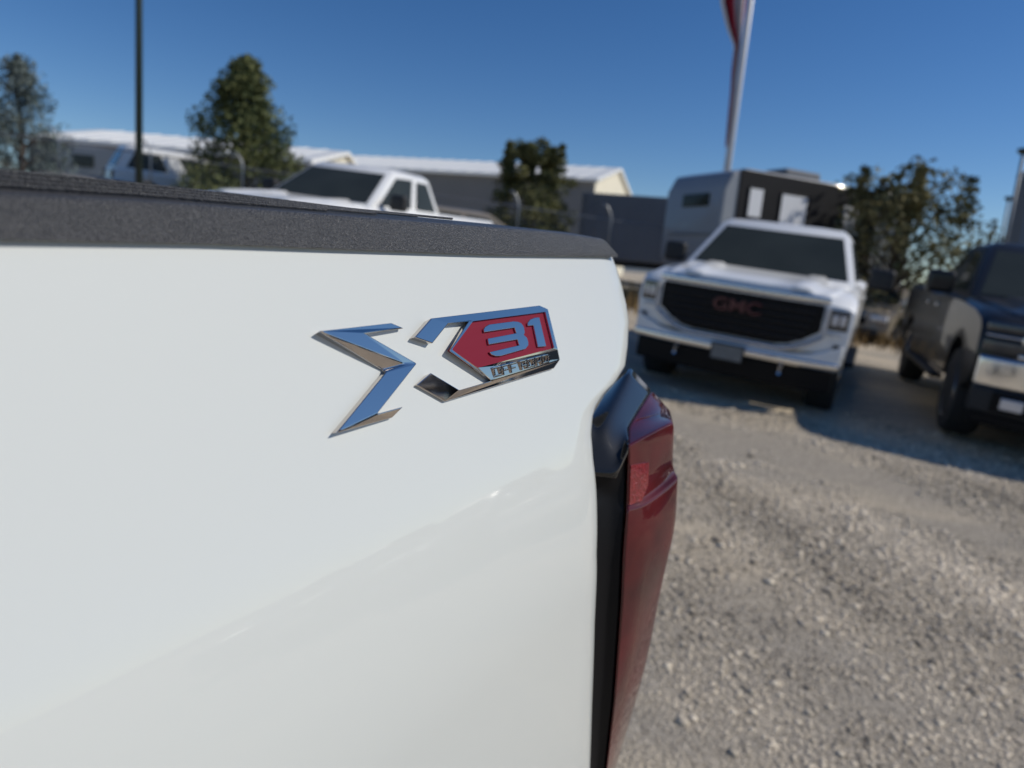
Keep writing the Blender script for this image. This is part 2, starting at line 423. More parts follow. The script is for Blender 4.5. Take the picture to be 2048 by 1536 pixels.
# dry verge behind the row: bladed clumps
nb = 26000
s = RNG.uniform(-1, FL + 2, nb); off = RNG.normal(-1.2, 1.3, nb)
px_ = FA.x + fd.x * s - fd.y * off; py_ = FA.y + fd.y * s + fd.x * off
tz = np.array([terrain(a, b_) for a, b_ in zip(px_, py_)])
h = RNG.uniform(.12, .5, nb); th_ = RNG.uniform(0, 6.28, nb); lw = 0.018
v = np.stack([np.stack([px_ - lw * np.cos(th_), py_ - lw * np.sin(th_), tz - .02], 1), np.stack([px_ + lw * np.cos(th_), py_ + lw * np.sin(th_), tz - .02], 1),
              np.stack([px_ + RNG.normal(0, .12, nb), py_ + RNG.normal(0, .12, nb), tz + h], 1)], 1).reshape(-1, 3)
me = bpy.data.meshes.new('dry_grass'); me.vertices.add(3 * nb); me.vertices.foreach_set('co', v.ravel())
me.loops.add(3 * nb); me.loops.foreach_set('vertex_index', np.arange(3 * nb)); me.polygons.add(nb); me.polygons.foreach_set('loop_start', np.arange(0, 3 * nb, 3))
me.update(calc_edges=True); me.materials.append(M['dry_grass'])
at = me.attributes.new('tone', 'FLOAT', 'POINT'); at.data.foreach_set('value', np.repeat(RNG.uniform(0, 1, nb), 3))
o = link('dry_grass', me); o['kind'] = 'stuff'; o['label'] = 'dry tan grass growing along the foot of the fence'; o['category'] = 'grass'

# ------------------------------------------------------------------ poles and flag
t = thing('light_pole', 'tall dark green lamp post crossing the sky at the left', 'pole', bearing(278, 15.5))
g = MB(); g.tube([(0, 0, .25), (0, 0, 9)], [0.068, 0.05], 12); g.build('shaft', M['pole_green'], t, smooth=True)
g = MB(); g.box((0, 0, .1), (.4, .4, .36)); g.build('base', M['wall_grey'], t, bevel=.02)
g = MB(); g.tube([(0, 0, 8.9), (.5, 0, 9.1), (.9, 0, 9.1)], .035, 8); g.build('arm', M['pole_green'], t, smooth=True)
g = MB(); g.box((1.15, 0, 9.1), (.6, .3, .12)); g.build('lamp_head', M['pole_green'], t, bevel=.03)

lp = thing('street_lamp', 'grey lamp post with round head, the tallest at the far right', 'lamp post', bearing(1985, 75), 0, 'distant lamp posts')
def lamp_parts(t, H):
    g = MB(); g.tube([(0, 0, -.2), (0, 0, H)], [.19, .13], 10); g.build('shaft', M['pole_grey'], t, smooth=True)
    g = MB(); g.tube([(0, 0, H - .05), (0, 0, H + .1), (0, 0, H + .4), (0, 0, H + .5)], [.2, .45, .5, .15], 12); g.build('lamp_head', M['pole_green'], t, smooth=True)
lamp_parts(lp, 13.2)
l2 = thing('street_lamp', 'shorter lamp post with round head, left of the tallest far lamp post', 'lamp post', bearing(1975, 110), 0, 'distant lamp posts'); lamp_parts(l2, 13.5)
l3 = thing('street_lamp', 'faintest thin far lamp post over the dark truck roof', 'lamp post', bearing(1956, 150), 0, 'distant lamp posts'); lamp_parts(l3, 14.5)

fp = bearing(1425, 23)
t = thing('flagpole', 'white flagpole rising behind the grey travel trailer', 'flagpole', fp)
g = MB(); g.tube([(0, 0, -.2), (0, 0, 13.5)], [0.105, 0.075], 14); g.build('shaft', M['pole_white'], t, smooth=True)
g = MB(); g.tube([(0, 0, 13.5), (0, 0, 13.55), (0, 0, 13.65), (0, 0, 13.75), (0, 0, 13.78)], [.03, .09, .12, .08, .02], 12); g.build('finial', M['galvanised'], t, smooth=True)
g = MB(); g.tube([(-.13, -.05, 13.2), (-.15, -.06, 8), (-.13, -.05, 1.2)], .008, 5); g.build('halyard', M['pole_white'], t)
# limp flag: pleated cloth hanging by its hoist
g = MB(); nr, ncol = 44, 27
zt, zb = 12.9, 4.6
for side in (0,):
    rows = []
    for i in range(nr + 1):
        f = i / nr; z = zt + (zb - zt) * f
        spread = float(np.interp(z, [4.6, 5.2, 6.1, 6.7, 7.4, 7.9, 8.6, 9.3, 12.4], [.05, .08, .12, .17, .2, .5, .8, .72, 1.0]))
        row = []
        for j in range(ncol + 1):
            c = j / ncol
            zig = math.sin(c * math.pi * 5.5 + f * 2.2)
            row.append((-0.10 - spread * c, 0.16 * zig * (0.25 + spread), z))
        rows.append(row)
    ids = [[g.vert(p_) for p_ in r_] for r_ in rows]
    for i in range(nr):
        for j in range(ncol):
            g.cur = 0 if int((j / ncol) * 3.0 + 2.4 * i / nr + 0.55 + .15 * math.sin(9 * i / nr)) % 2 == 1 else 1
            g.face((ids[i][j], ids[i][j + 1], ids[i + 1][j + 1], ids[i + 1][j]))
fl = g.build('flag', [M['flag_red'], M['flag_white']], smooth=True)
fl.location = fp; fl.modifiers.new('thick', 'SOLIDIFY').thickness = 0.006
tag(fl, 'red and white striped flag hanging limp on the white flagpole', 'flag')

# ------------------------------------------------------------------ vehicles
def arch(cx, r_, z0, n_=9):
    """points of a wheel arch going from high x to low x, above z0"""
    a0 = math.asin(min(1, max(-1, (z0 - 0.42) / r_)))
    return [(cx + r_ * math.cos(a), 0.42 + r_ * math.sin(a)) for a in np.linspace(a0, math.pi - a0, n_)]

def body_shell(profile, hw, nose_x, tail_x, taper=0.16):
    g = MB(); rings = []
    for yy in (-1, -.985, -.93, -.8, -.45, 0, .45, .8, .93, .985, 1):
        ay = abs(yy); ring = []
        edge = max(0, (ay - .86) / .14)
        for x, z in profile:
            xx = x
            if x > nose_x - .75: xx = x - taper * ay ** 3 * min(1, (x - nose_x + .75) / .6)
            if x < tail_x + .3: xx = x + .05 * ay ** 4
            zz = z
            if z > 0.95: zz = z - .055 * edge ** 2 * min(1, (z - .95) / .2)
            if z < 0.7: w_ = hw * (0.985 if ay == 1 else 1)
            else: w_ = hw
            ring.append((xx, yy * w_ - (0.02 * np.sign(yy) if (z > 1.2 and ay > .98) else 0), zz))
        rings.append(ring)
    g.loft(rings); return g

def wheel_parts(t, cx, cy, r_, side, w_=.27):
    g = MB(); s = side
    g.lathe_y([(r_ * .62, -w_ / 2), (r_ * .93, -w_ / 2), (r_, -w_ / 2 + .04), (r_, w_ / 2 - .04), (r_ * .93, w_ / 2), (r_ * .62, w_ / 2)], (0, 0, 0), 28)
    wh = g.build('wheel', M['rubber'], t, smooth=True, auto=40); wh.location = (cx, cy, r_)
    g = MB(); g.lathe_y([(r_ * .66, s * (w_ / 2 - .06)), (r_ * .64, s * (w_ / 2 + .008)), (r_ * .57, s * (w_ / 2 - .01)), (r_ * .5, s * (w_ / 2 - .07)), (.02, s * (w_ / 2 - .07))], (0, 0, 0), 28)
    for k in range(6):
        a = k * math.pi / 3
        c, q = math.cos(a), math.sin(a)
        pr = [(-.035, .05), (.035, .05), (.05, r_ * .6), (-.05, r_ * .6)]
        g.loft([[(x * c - z * q, yy, x * q + z * c) for x, z in pr] for yy in (s * (w_ / 2 - .06), s * (w_ / 2 - .012))])
    g.build('rim', M['alloy'], wh, smooth=True, auto=30)

def pane(name, quad, t, m_, off=0.006, inset=0.05, parent=None):
    """A flat pane set just proud of the face whose four corners are given (a, b, c, d in order)."""
    q = [Vector(p_) for p_ in quad]; c = sum(q, Vector()) / 4
    n_ = (q[1] - q[0]).cross(q[3] - q[0]).normalized()
    ins = [p_ + (c - p_).normalized() * inset for p_ in q]
    g = MB(); g.loft([[p_ - n_ * .01 for p_ in ins], [p_ + n_ * off for p_ in ins]])
    return g.build(name, m_, t, bevel=.012, segs=2)

def greenhouse(t, bx0, bx1, tx0, tx1, bw, tw, zb, zt, paint, panes, wmat=None, pin=.045):
    """cab between the belt (bx0 rear .. bx1 front) and the roof (tx0 .. tx1)."""
    g = MB()
    def ring(x0, x1, w_, z, cr): return [(x0, -w_ + cr, z), (x0 + cr, -w_, z), (x1 - cr, -w_, z), (x1, -w_ + cr, z), (x1, w_ - cr, z), (x1 - cr, w_, z), (x0 + cr, w_, z), (x0, w_ - cr, z)]
    g.loft([ring(bx0, bx1, bw, zb - .05, .05), ring(bx0, bx1, bw, zb, .05), ring(tx0, tx1, tw, zt - .07, .06), ring(tx0 + .07, tx1 - .1, tw - .08, zt - .012, .06), ring(tx0 + .3, tx1 - .35, tw - .3, zt + .01, .06)])
    cab = g.build('cab', paint, t, smooth=True, auto=34)
    zq = zt - .075
    def fx(z, f): return bx1 + (tx1 - bx1) * (z - zb) / (zt - .07 - zb)
    def rx(z): return bx0 + (tx0 - bx0) * (z - zb) / (zt - .07 - zb)
    def sw(z): return bw + (tw - bw) * (z - zb) / (zt - .07 - zb)
    za, zc = zb + .02, zq - .02
    pane('windshield', [(fx(za, 0), -sw(za) + .03, za), (fx(za, 0), sw(za) - .03, za), (fx(zc, 0), sw(zc) - .03, zc), (fx(zc, 0), -sw(zc) + .03, zc)], t, M['glass'], inset=.045)
    pane('rear_window', [(rx(za), sw(za) - .05, za + .05), (rx(za), -sw(za) + .05, za + .05), (rx(zc), -sw(zc) + .05, zc), (rx(zc), sw(zc) - .05, zc)], t, M['glass'], inset=.09)
    for s in (-1, 1):
        for f0, f1 in panes:
            def X(f, z): a, b_ = rx(z) + .06, fx(z, 0) - .06; return a + (b_ - a) * f
            qd = [(X(f0, za), s * sw(za), za), (X(f1, za), s * sw(za), za), (X(f1, zc), s * sw(zc), zc), (X(f0, zc), s * sw(zc), zc)]
            if s > 0: qd = [qd[1], qd[0], qd[3], qd[2]]
            pane('side_window', qd, t, wmat or M['glass'], inset=pin)
    return cab

def text_mesh(body, size, depth, m_, parent, name):
    cu = bpy.data.curves.new(name, 'FONT'); cu.body = body; cu.size = size; cu.extrude = depth; cu.align_x = 'CENTER'; cu.align_y = 'CENTER'
    cu.offset = size * 0.02
    tmp = bpy.data.objects.new(name + '_tmp', cu); COL.objects.link(tmp)
    dg = bpy.context.evaluated_depsgraph_get(); me = bpy.data.meshes.new_from_object(tmp.evaluated_get(dg))
    bpy.data.objects.remove(tmp); me.materials.clear(); me.materials.append(m_); me.name = name
    return link(name, me, parent)

NX = 2.92
def pickup(label, loc, heading, paint, front='gmc', name='pickup_truck', wheel_r=.42, lift=0.0, mirror='black_plastic', roof=1.93, group=None):
    """local +x is the nose; heading = compass azimuth of the nose (clockwise from +Y)."""
    t = thing(name, label, 'pickup truck', (loc[0], loc[1], loc[2] + 0), math.pi / 2 - R(heading), group); on_slope(t)
    L = lift
    prof = [(2.80, .60), (2.90, .68), (2.92, .95), (2.88, 1.13), (2.78, 1.20), (2.2, 1.26), (1.45, 1.31), (.5, 1.33), (-.72, 1.33), (-.78, 1.36), (-2.93, 1.37), (-2.97, 1.25), (-2.94, .62)]
    prof += [(x, z) for x, z in reversed(arch(-1.75, .52, .5))] + [(x, z) for x, z in reversed(arch(1.95, .52, .5))]
    g = body_shell(prof, 1.02, NX, -2.97)
    for v_ in range(len(g.v)): g.v[v_] = (g.v[v_][0], g.v[v_][1], g.v[v_][2] + L)
    g.build('body', paint, t, smooth=True, auto=32)
    g = MB(); g.box((-.1, 0, .58 + L), (5.2, 1.3, .3)); g.build('chassis', M['black_trim'], t)
    greenhouse(t, -.78, 1.42, -.60, .62, .93, .74, 1.315 + L, roof + L, paint, [(.03, .40), (.44, .93)])
    # hood panel with two raised lines
    rows = []
    for x, z in ((2.80, 1.205), (2.72, 1.235), (2.2, 1.285), (1.5, 1.335)):
        w_ = .88 if x < 2.7 else .82
        rows.append([(x - .10 * abs(f) ** 3 * (1 if x > 2.1 else .3), f * w_, z + L + (.035 if .52 < abs(f) < .78 else .012 if abs(f) <= .52 else -.012)) for f in (-1, -.9, -.78, -.7, -.55, -.5, -.25, 0, .25, .5, .55, .7, .78, .9, 1)])
    g = MB(); g.grid(rows); h_ = g.build('hood', paint, t, smooth=True)
    sd_ = h_.modifiers.new('thick', 'SOLIDIFY'); sd_.thickness = .03
    # bed opening and tailgate
    g = MB(); g.box((-1.86, 0, 1.372 + L), (2.0, 1.7, .012)); g.build('bed_opening', M['bed_liner'], t)
    g = MB(); g.box((-2.985, 0, 1.0 + L), (.05, 1.56, .62)); g.build('tailgate', paint, t, bevel=.02)
    for s in (-1, 1):
        g = MB(); g.box((-2.96, s * .92, 1.08 + L), (.07, .14, .46)); g.build('tail_light', M['red_text'], t, bevel=.02)
        g = MB(); g.box((1.02, s * 1.17, 1.42 + L), (.16, .26, .24)); g.build('mirror', M[mirror], t, bevel=.05, segs=3)
        for hx in (.15, -.6):
            g = MB(); g.box((hx, s * 1.028, 1.16 + L), (.2, .03, .035)); g.build('door_handle', paint if front != 'dark' else M['chrome_far'], t, bevel=.008)
        g = MB(); g.box((.3, s * 1.04, .46 + L), (2.2, .12, .05)); g.build('side_step', M['black_trim'], t, bevel=.01)
        for cx in (1.95, -1.75): wheel_parts(t, cx, s * .86, wheel_r, s)
    g = MB(); g.loft([[(-3.02, y, z + L) for y, z in ((-.98, .5), (.98, .5), (.98, .7), (-.98, .7))], [(-3.1, y * .97, z + L) for y, z in ((-.98, .52), (.98, .52), (.98, .68), (-.98, .68))]])
    g.build('rear_bumper', M['chrome_far'], t, bevel=.015)
    def plan(y): return -.16 * (abs(y) / 1.02) ** 3          # the nose curves back towards its corners
    def strip(name, outline_top, outline_bot, x0, th, m_, ys_, bev=.012):
        rings = []
        for y in ys_:
            a, b_ = outline_bot(y) + L, outline_top(y) + L; x = x0 + plan(y)
            rings.append([(x, y, a), (x + th, y, a + .01), (x + th, y, b_ - .01), (x, y, b_)])
        g = MB(); g.loft(rings); return g.build(name, m_, t, bevel=bev)
    YS = np.linspace(-.99, .99, 15)
    if front == 'gmc':
        gw = np.linspace(-.76, .76, 13)
        def gb(y): a = abs(y) / .76; return .70 + .17 * max(0, (a - .55) / .45) ** 1.6
        strip('grille', lambda y: 1.125, gb, 2.905, .03, M['black_trim'], gw)
        for k in range(5):
            zz = .78 + .065 * k; w_ = .62 + .02 * k
            strip('grille_bar', lambda y: zz + .012, lambda y: zz - .012, 2.936, .012, M['black_plastic'], np.linspace(-w_, w_, 9), .003)
        strip('grille_top_bar', lambda y: 1.20, lambda y: 1.13, 2.915, .045, M['chrome_far'], np.linspace(-.80, .80, 13))
        strip('grille_surround', lambda y: gb(y * .94) - .004, lambda y: gb(y * .94) - .055, 2.915, .04, M['chrome_far'], np.linspace(-.8, .8, 15))
        tx = text_mesh('GMC', .165, .012, M['red_text'], t, 'grille_lettering'); tx.scale = (1.25, 1, 1)
        tx.rotation_euler = (math.pi / 2, 0, math.pi / 2); tx.location = (2.965, 0, .985 + L)
        for s in (-1, 1):
            ys_ = [s * y for y in (.80, .86, .93, .985)]
            strip('headlight', lambda y: 1.10, lambda y: .90, 2.90, .035, M['lamp_dark'], ys_)
            strip('lamp_projector', lambda y: 1.05, lambda y: .95, 2.932, .012, M['lamp_clear'], [s * y for y in (.84, .87, .895)], .006)
            strip('lamp_projector', lambda y: 1.05, lambda y: .95, 2.932, .012, M['lamp_clear'], [s * y for y in (.91, .935, .955)], .006)
            strip('light_strip', lambda y: 1.12, lambda y: .84 if abs(y) < .83 else 1.10, 2.915, .04, M['lamp_clear'], [s * y for y in (.79, .815)], .005)
            strip('light_strip', lambda y: .885, lambda y: .855, 2.915, .035, M['lamp_clear'], [s * y for y in (.82, .88, .95)], .005)
            strip('air_curtain', lambda y: .78, lambda y: .58, 2.93, .012, M['black_trim'], [s * y for y in (.90, .96)], .004)
            g = MB(); g.tube([(2.93, s * .5, .42 + L), (3.0, s * .5, .44 + L), (3.0, s * .5, .50 + L), (2.93, s * .5, .52 + L)], .016, 6); g.build('tow_hook', M['chrome_far'], t)
        strip('bumper', lambda y: gb(y * .72) - .055, lambda y: .56, 2.925, .035, paint, YS, .02)
        strip('bumper_bar', lambda y: .615, lambda y: .53, 2.955, .035, M['chrome_far'], YS, .015)
        strip('valance', lambda y: .53, lambda y: .30, 2.86, .05, M['black_trim'], np.linspace(-.95, .95, 11))
        g = MB(); g.box((2.99, 0, .54 + L), (.015, .32, .17)); pf = g.build('license_plate', M['black_trim'], t, bevel=.004)
        g = MB(); g.box((2.999, 0, .54 + L), (.006, .29, .14)); g.build('plate_face', M['plate'], pf)
    else:
        strip('grille', lambda y: 1.12, lambda y: .86, 2.90, .03, M['black_trim'], np.linspace(-.70, .70, 11))
        for zz, hh in ((1.02, .04), (.885, .025)):
            strip('grille_bar', lambda y: zz + hh, lambda y: zz - hh, 2.932, .03, M['chrome_far'], np.linspace(-.74, .74, 11), .01)
        for k in range(6):
            zz = .88 + .04 * k
            strip('grille_slat', lambda y: zz + .008, lambda y: zz - .008, 2.931, .01, M['black_plastic'], np.linspace(-.66, .66, 9), .003)
        tx = strip('bowtie_emblem', lambda y: 1.045, lambda y: .995, 2.965, .012, M['chrome_far'], [-.16, -.06, .06, .16], .004)
        for s in (-1, 1):
            ys_ = [s * y for y in (.70, .80, .90, .985)]
            strip('headlight', lambda y: 1.14, lambda y: 1.055, 2.90, .035, M['lamp_dark'], ys_)
            strip('light_strip', lambda y: 1.045, lambda y: 1.01, 2.912, .04, M['chrome_far'], ys_, .006)
            strip('lower_headlight', lambda y: .995, lambda y: .89, 2.90, .03, M['lamp_dark'], ys_)
            strip('fog_light', lambda y: .53, lambda y: .43, 2.985, .012, M['lamp_clear'], [s * y for y in (.62, .70, .78)], .005)
            strip('fog_surround', lambda y: .57, lambda y: .40, 2.970, .012, M['black_trim'], [s * y for y in (.52, .70, .84)], .004)
        strip('bumper', lambda y: .86, lambda y: .585, 2.905, .06, M['chrome_far'], YS, .03)
        strip('lower_bumper', lambda y: .60, lambda y: .36, 2.89, .075, M['black_plastic'], YS, .03)
        strip('valance', lambda y: .37, lambda y: .26, 2.86, .05, M['black_trim'], np.linspace(-.95, .95, 11))
    return t

def suv(label, loc, heading, paint, name='suv', cat='suv', H=1.75, L=4.7, panes=((.02, .28), (.31, .60), (.63, .93)), pin=.045):
    t = thing(name, label, cat, loc, math.pi / 2 - R(heading)); on_slope(t)
    h = L / 2
    prof = [(h - .1, .45), (h, .55), (h - .02, .8), (h - .15, .93), (h - .5, 1.0), (h - 1.15, 1.07), (-h + .2, 1.12), (-h, 1.0), (-h - .02, .5)]
    prof += list(reversed(arch(-h + .95, .46, .38))) + list(reversed(arch(h - .95, .46, .38)))
    body_shell(prof, .94, h, -h, .2).build('body', paint, t, smooth=True, auto=32)
    g = MB(); g.box((0, 0, .5), (L - .8, 1.2, .3)); g.build('chassis', M['black_trim'], t)
    greenhouse(t, -h + .08, h - 1.05, -h + .4, h - 1.95, .86, .68, 1.08, H, paint, panes, None, pin)
    for s in (-1, 1):
        for cx in (h - .95, -h + .95): wheel_parts(t, cx, s * .80, .36, s, .22)
        g = MB(); g.box((h - .14, s * .72, .80), (.16, .34, .13)); g.build('headlight', M['lamp_clear'], t, bevel=.03)
        g = MB(); g.box((-h + .02, s * .82, .92), (.1, .16, .26)); g.build('tail_light', M['red_text'], t, bevel=.02)
        g = MB(); g.box((h - 1.3, s * 1.0, 1.13), (.12, .2, .15)); g.build('mirror', M['black_plastic'], t, bevel=.03)
    g = MB(); g.box((h - .01, 0, .72), (.06, 1.0, .16)); g.build('grille', M['black_trim'], t, bevel=.02)
    g = MB(); g.box((h + .01, 0, .50), (.08, 1.6, .14)); g.build('bumper', M['black_plastic'], t, bevel=.03)
    return t

def place(px, dist): return bearing(px, dist)
def nose_at(px, dist, heading):
    """truck centre such that its nose stands at that bearing and distance"""
    q = bearing(px, dist); a = R(heading)
    return Vector((q.x - NX * math.sin(a), q.y - NX * math.cos(a), terrain(q.x, q.y)))
HD = 206
pickup('white pickup truck with big black grille and chrome strip facing the camera', nose_at(1470, 7.2, HD), HD, M['white_far'], 'gmc')
pickup('dark charcoal pickup truck with chrome bumper, cut by the right edge', nose_at(2268, 7.35, HD - 4) + Vector((0, 0, .09)), HD - 4, M['navy_paint'], 'dark', mirror='navy_paint')
row_next = nose_at(2285, 7.1, HD - 4)
rd = Vector((math.cos(R(HD - 180)), -math.sin(R(HD - 180)), 0))
RL_ = 'parked pickup in the row that goes on past the dark charcoal truck'
row_trucks = None
for k in range(4):
    q_ = row_next + rd * (3.15 * (k + 1)); q_.z = terrain(q_.x, q_.y)
    if k < 2:
        row_t = pickup(RL_, q_, HD - 4 + k, M['navy_paint' if k == 0 else 'grey_paint'], 'dark' if k == 0 else 'gmc', mirror='chrome_far', group='row of pickups past the right edge')
        row_trucks = (row_trucks or []) + [row_t]
    else:
        row_t = copy_tree(row_trucks[k % 2]); row_t.location = q_
pickup('white crew-cab pickup turned left, seen over the black bed rail', bearing(728, 12.4) + Vector((0, 0, .06)), 201, M['white_far'], 'gmc', lift=.0)
suv('white suv with dark side windows behind the left part of the rail', bearing(372, 27) + Vector((0, 0, .36)), 52, M['white_far'], panes=((.03, .46), (.56, .94)), H=1.85, pin=.15)
suv('tan car parked between the white and the dark truck', bearing(1752, 19.5) + Vector((0, 0, -.25)), 222, M['tan_paint'], name='parked_car', cat='car', H=1.5)
suv('tan and brown vehicle behind the bed of the left-turned white pickup', bearing(940, 21), 75, M['tan_paint'], name='parked_car', cat='car', H=1.65)
suv('grey car left of the green lamp post, low behind the rail', bearing(120, 26) + Vector((0, 0, -.42)), 255, M['grey_paint'], name='parked_car', cat='car', H=1.55)

# ------------------------------------------------------------------ trailers
q = bearing(1372, 17.6)
t = thing('travel_trailer', 'tall grey fifth-wheel trailer with black window side behind the white truck', 'trailer', q + Vector((0, 0, -.12)), R(-66)); t.scale = (.87, .87, .91)
# local: front face at y=0 looking -y, sides run +y
def bxp(name, c, d, m_, par=None, bev=.0): g = MB(); g.box(c, d); return g.build(name, m_, par or t, bevel=bev)
RW, RL = 2.45, 6.9
g = MB(); pr = [(0, 1.25), (-.12, 1.6), (-.1, 3.2), (.12, 3.62), (.6, 3.75), (RL, 3.75), (RL, .75), (2.4, .75), (2.2, 1.25)]
g.loft([[(x, y, z) for y, z in pr] for x in (-RW / 2, RW / 2)]); g.build('body', M['rv_grey'], t, bevel=.08, segs=3)
bxp('front_window', (.15, -.125, 2.95), (1.1, .05, .32), M['glass'], bev=.02)
bxp('front_panel', (.1, -.135, 2.1), (2.0, .03, .04), M['wall_grey'])
bxp('black_side', (RW / 2 + .015, RL / 2 + .1, 2.6), (.03, RL - .5, 2.2), M['rv_black'], bev=.01)
for yy, w_, zc, hh in ((.9, .5, 2.95, .75), (2.2, .95, 2.9, .8), (4.3, .7, 2.85, .8)):
    f_ = bxp('side_window', (RW / 2 + .045, yy, zc), (.03, w_, hh), M['black_trim'], bev=.01)
    bxp('pane', (RW / 2 + .064, yy, zc), (.012, w_ - .08, hh - .08), M['rv_pane_glare'], f_)  # matte white pane: bright window reflection put into the colour
bxp('door', (RW / 2 + .045, 5.7, 2.2), (.03, .8, 2.1), M['rv_grey'], bev=.01)
bxp('air_conditioner', (.2, 3.0, 3.9), (.9, 1.3, .26), M['wall_grey'], bev=.08)
bxp('slide_out', (-RW / 2 - .28, 1.6, 2.45), (.56, 2.4, 2.1), M['rv_grey'], bev=.05)
bxp('slide_window', (-RW / 2 - .28, .38, 2.75), (.3, .04, .8), M['glass'])
bxp('undercarriage', (0, 4.2, .62), (1.6, 4.6, .25), M['black_trim'])
for yy in (4.4, 5.3):
    for s in (-1, 1): wheel_parts(t, s * 1.0, yy, .38, s, .22)
for s in (-1, 1): bxp('landing_leg', (s * .8, 2.0, .6), (.1, .1, 1.3), M['black_trim'])

q = bearing(1150, 25.5)
t = thing('cargo_container', 'dark grey box container behind the fence, left of the tall trailer', 'container', q, R(-14))
bxp('body', (2.4, 1.2, 1.8), (4.8, 2.4, 2.2), M['container'], bev=.03)
rb_ = bxp('chassis', (2.4, 1.2, .58), (4.6, 1.0, .2), M['black_trim'])
for k in range(12): bxp('rib', (.25 + k * .39, -.02, 1.8), (.14, .05, 2.0), M['container'])
for s in (0, 1):
    for xx in (3.3, 4.1): 
        g = MB(); g.lathe_y([(.05, -.12), (.40, -.12), (.42, -.08), (.42, .08), (.40, .12), (.05, .12)], (0, 0, 0), 20); w_ = g.build('wheel', M['rubber'], t); w_.location = (xx, .25 + s * 1.9, .42)
bxp('landing_leg', (.6, .5, .25), (.1, .1, .6), M['black_trim']); bxp('landing_leg', (.6, 1.9, .25), (.1, .1, .6), M['black_trim'])

q = bearing(120, 33)
t = thing('camper_trailer', 'low pale grey camper trailer between the blue tree and the green pole', 'trailer', q, R(4))
g = MB(); pr = [(0, .55), (-.05, 1.7), (.35, 2.3), (3.6, 2.35), (3.8, 2.1), (3.8, .55)]
g.loft([[(x, y, z) for x, z in pr] for y in (0, 2.2)]); g.build('body', M['rv_grey'], t, bevel=.08, segs=3)
bxp('stripe', (1.9, -.01, 1.15), (3.5, .02, .18), M['wall_grey'])
for xx in (.9, 2.6): bxp('window', (xx, -.02, 1.75), (.8, .04, .45), M['glass'], bev=.02)
for s in (0, 1): wheel_parts(t, 2.1, .15 + 1.9 * s, .34, -1 if s == 0 else 1, .2)
bxp('drawbar', (-.8, 1.1, .5), (1.4, .1, .1), M['black_trim']); bxp('jack', (-1.2, 1.1, .3), (.08, .08, .6), M['black_trim'])

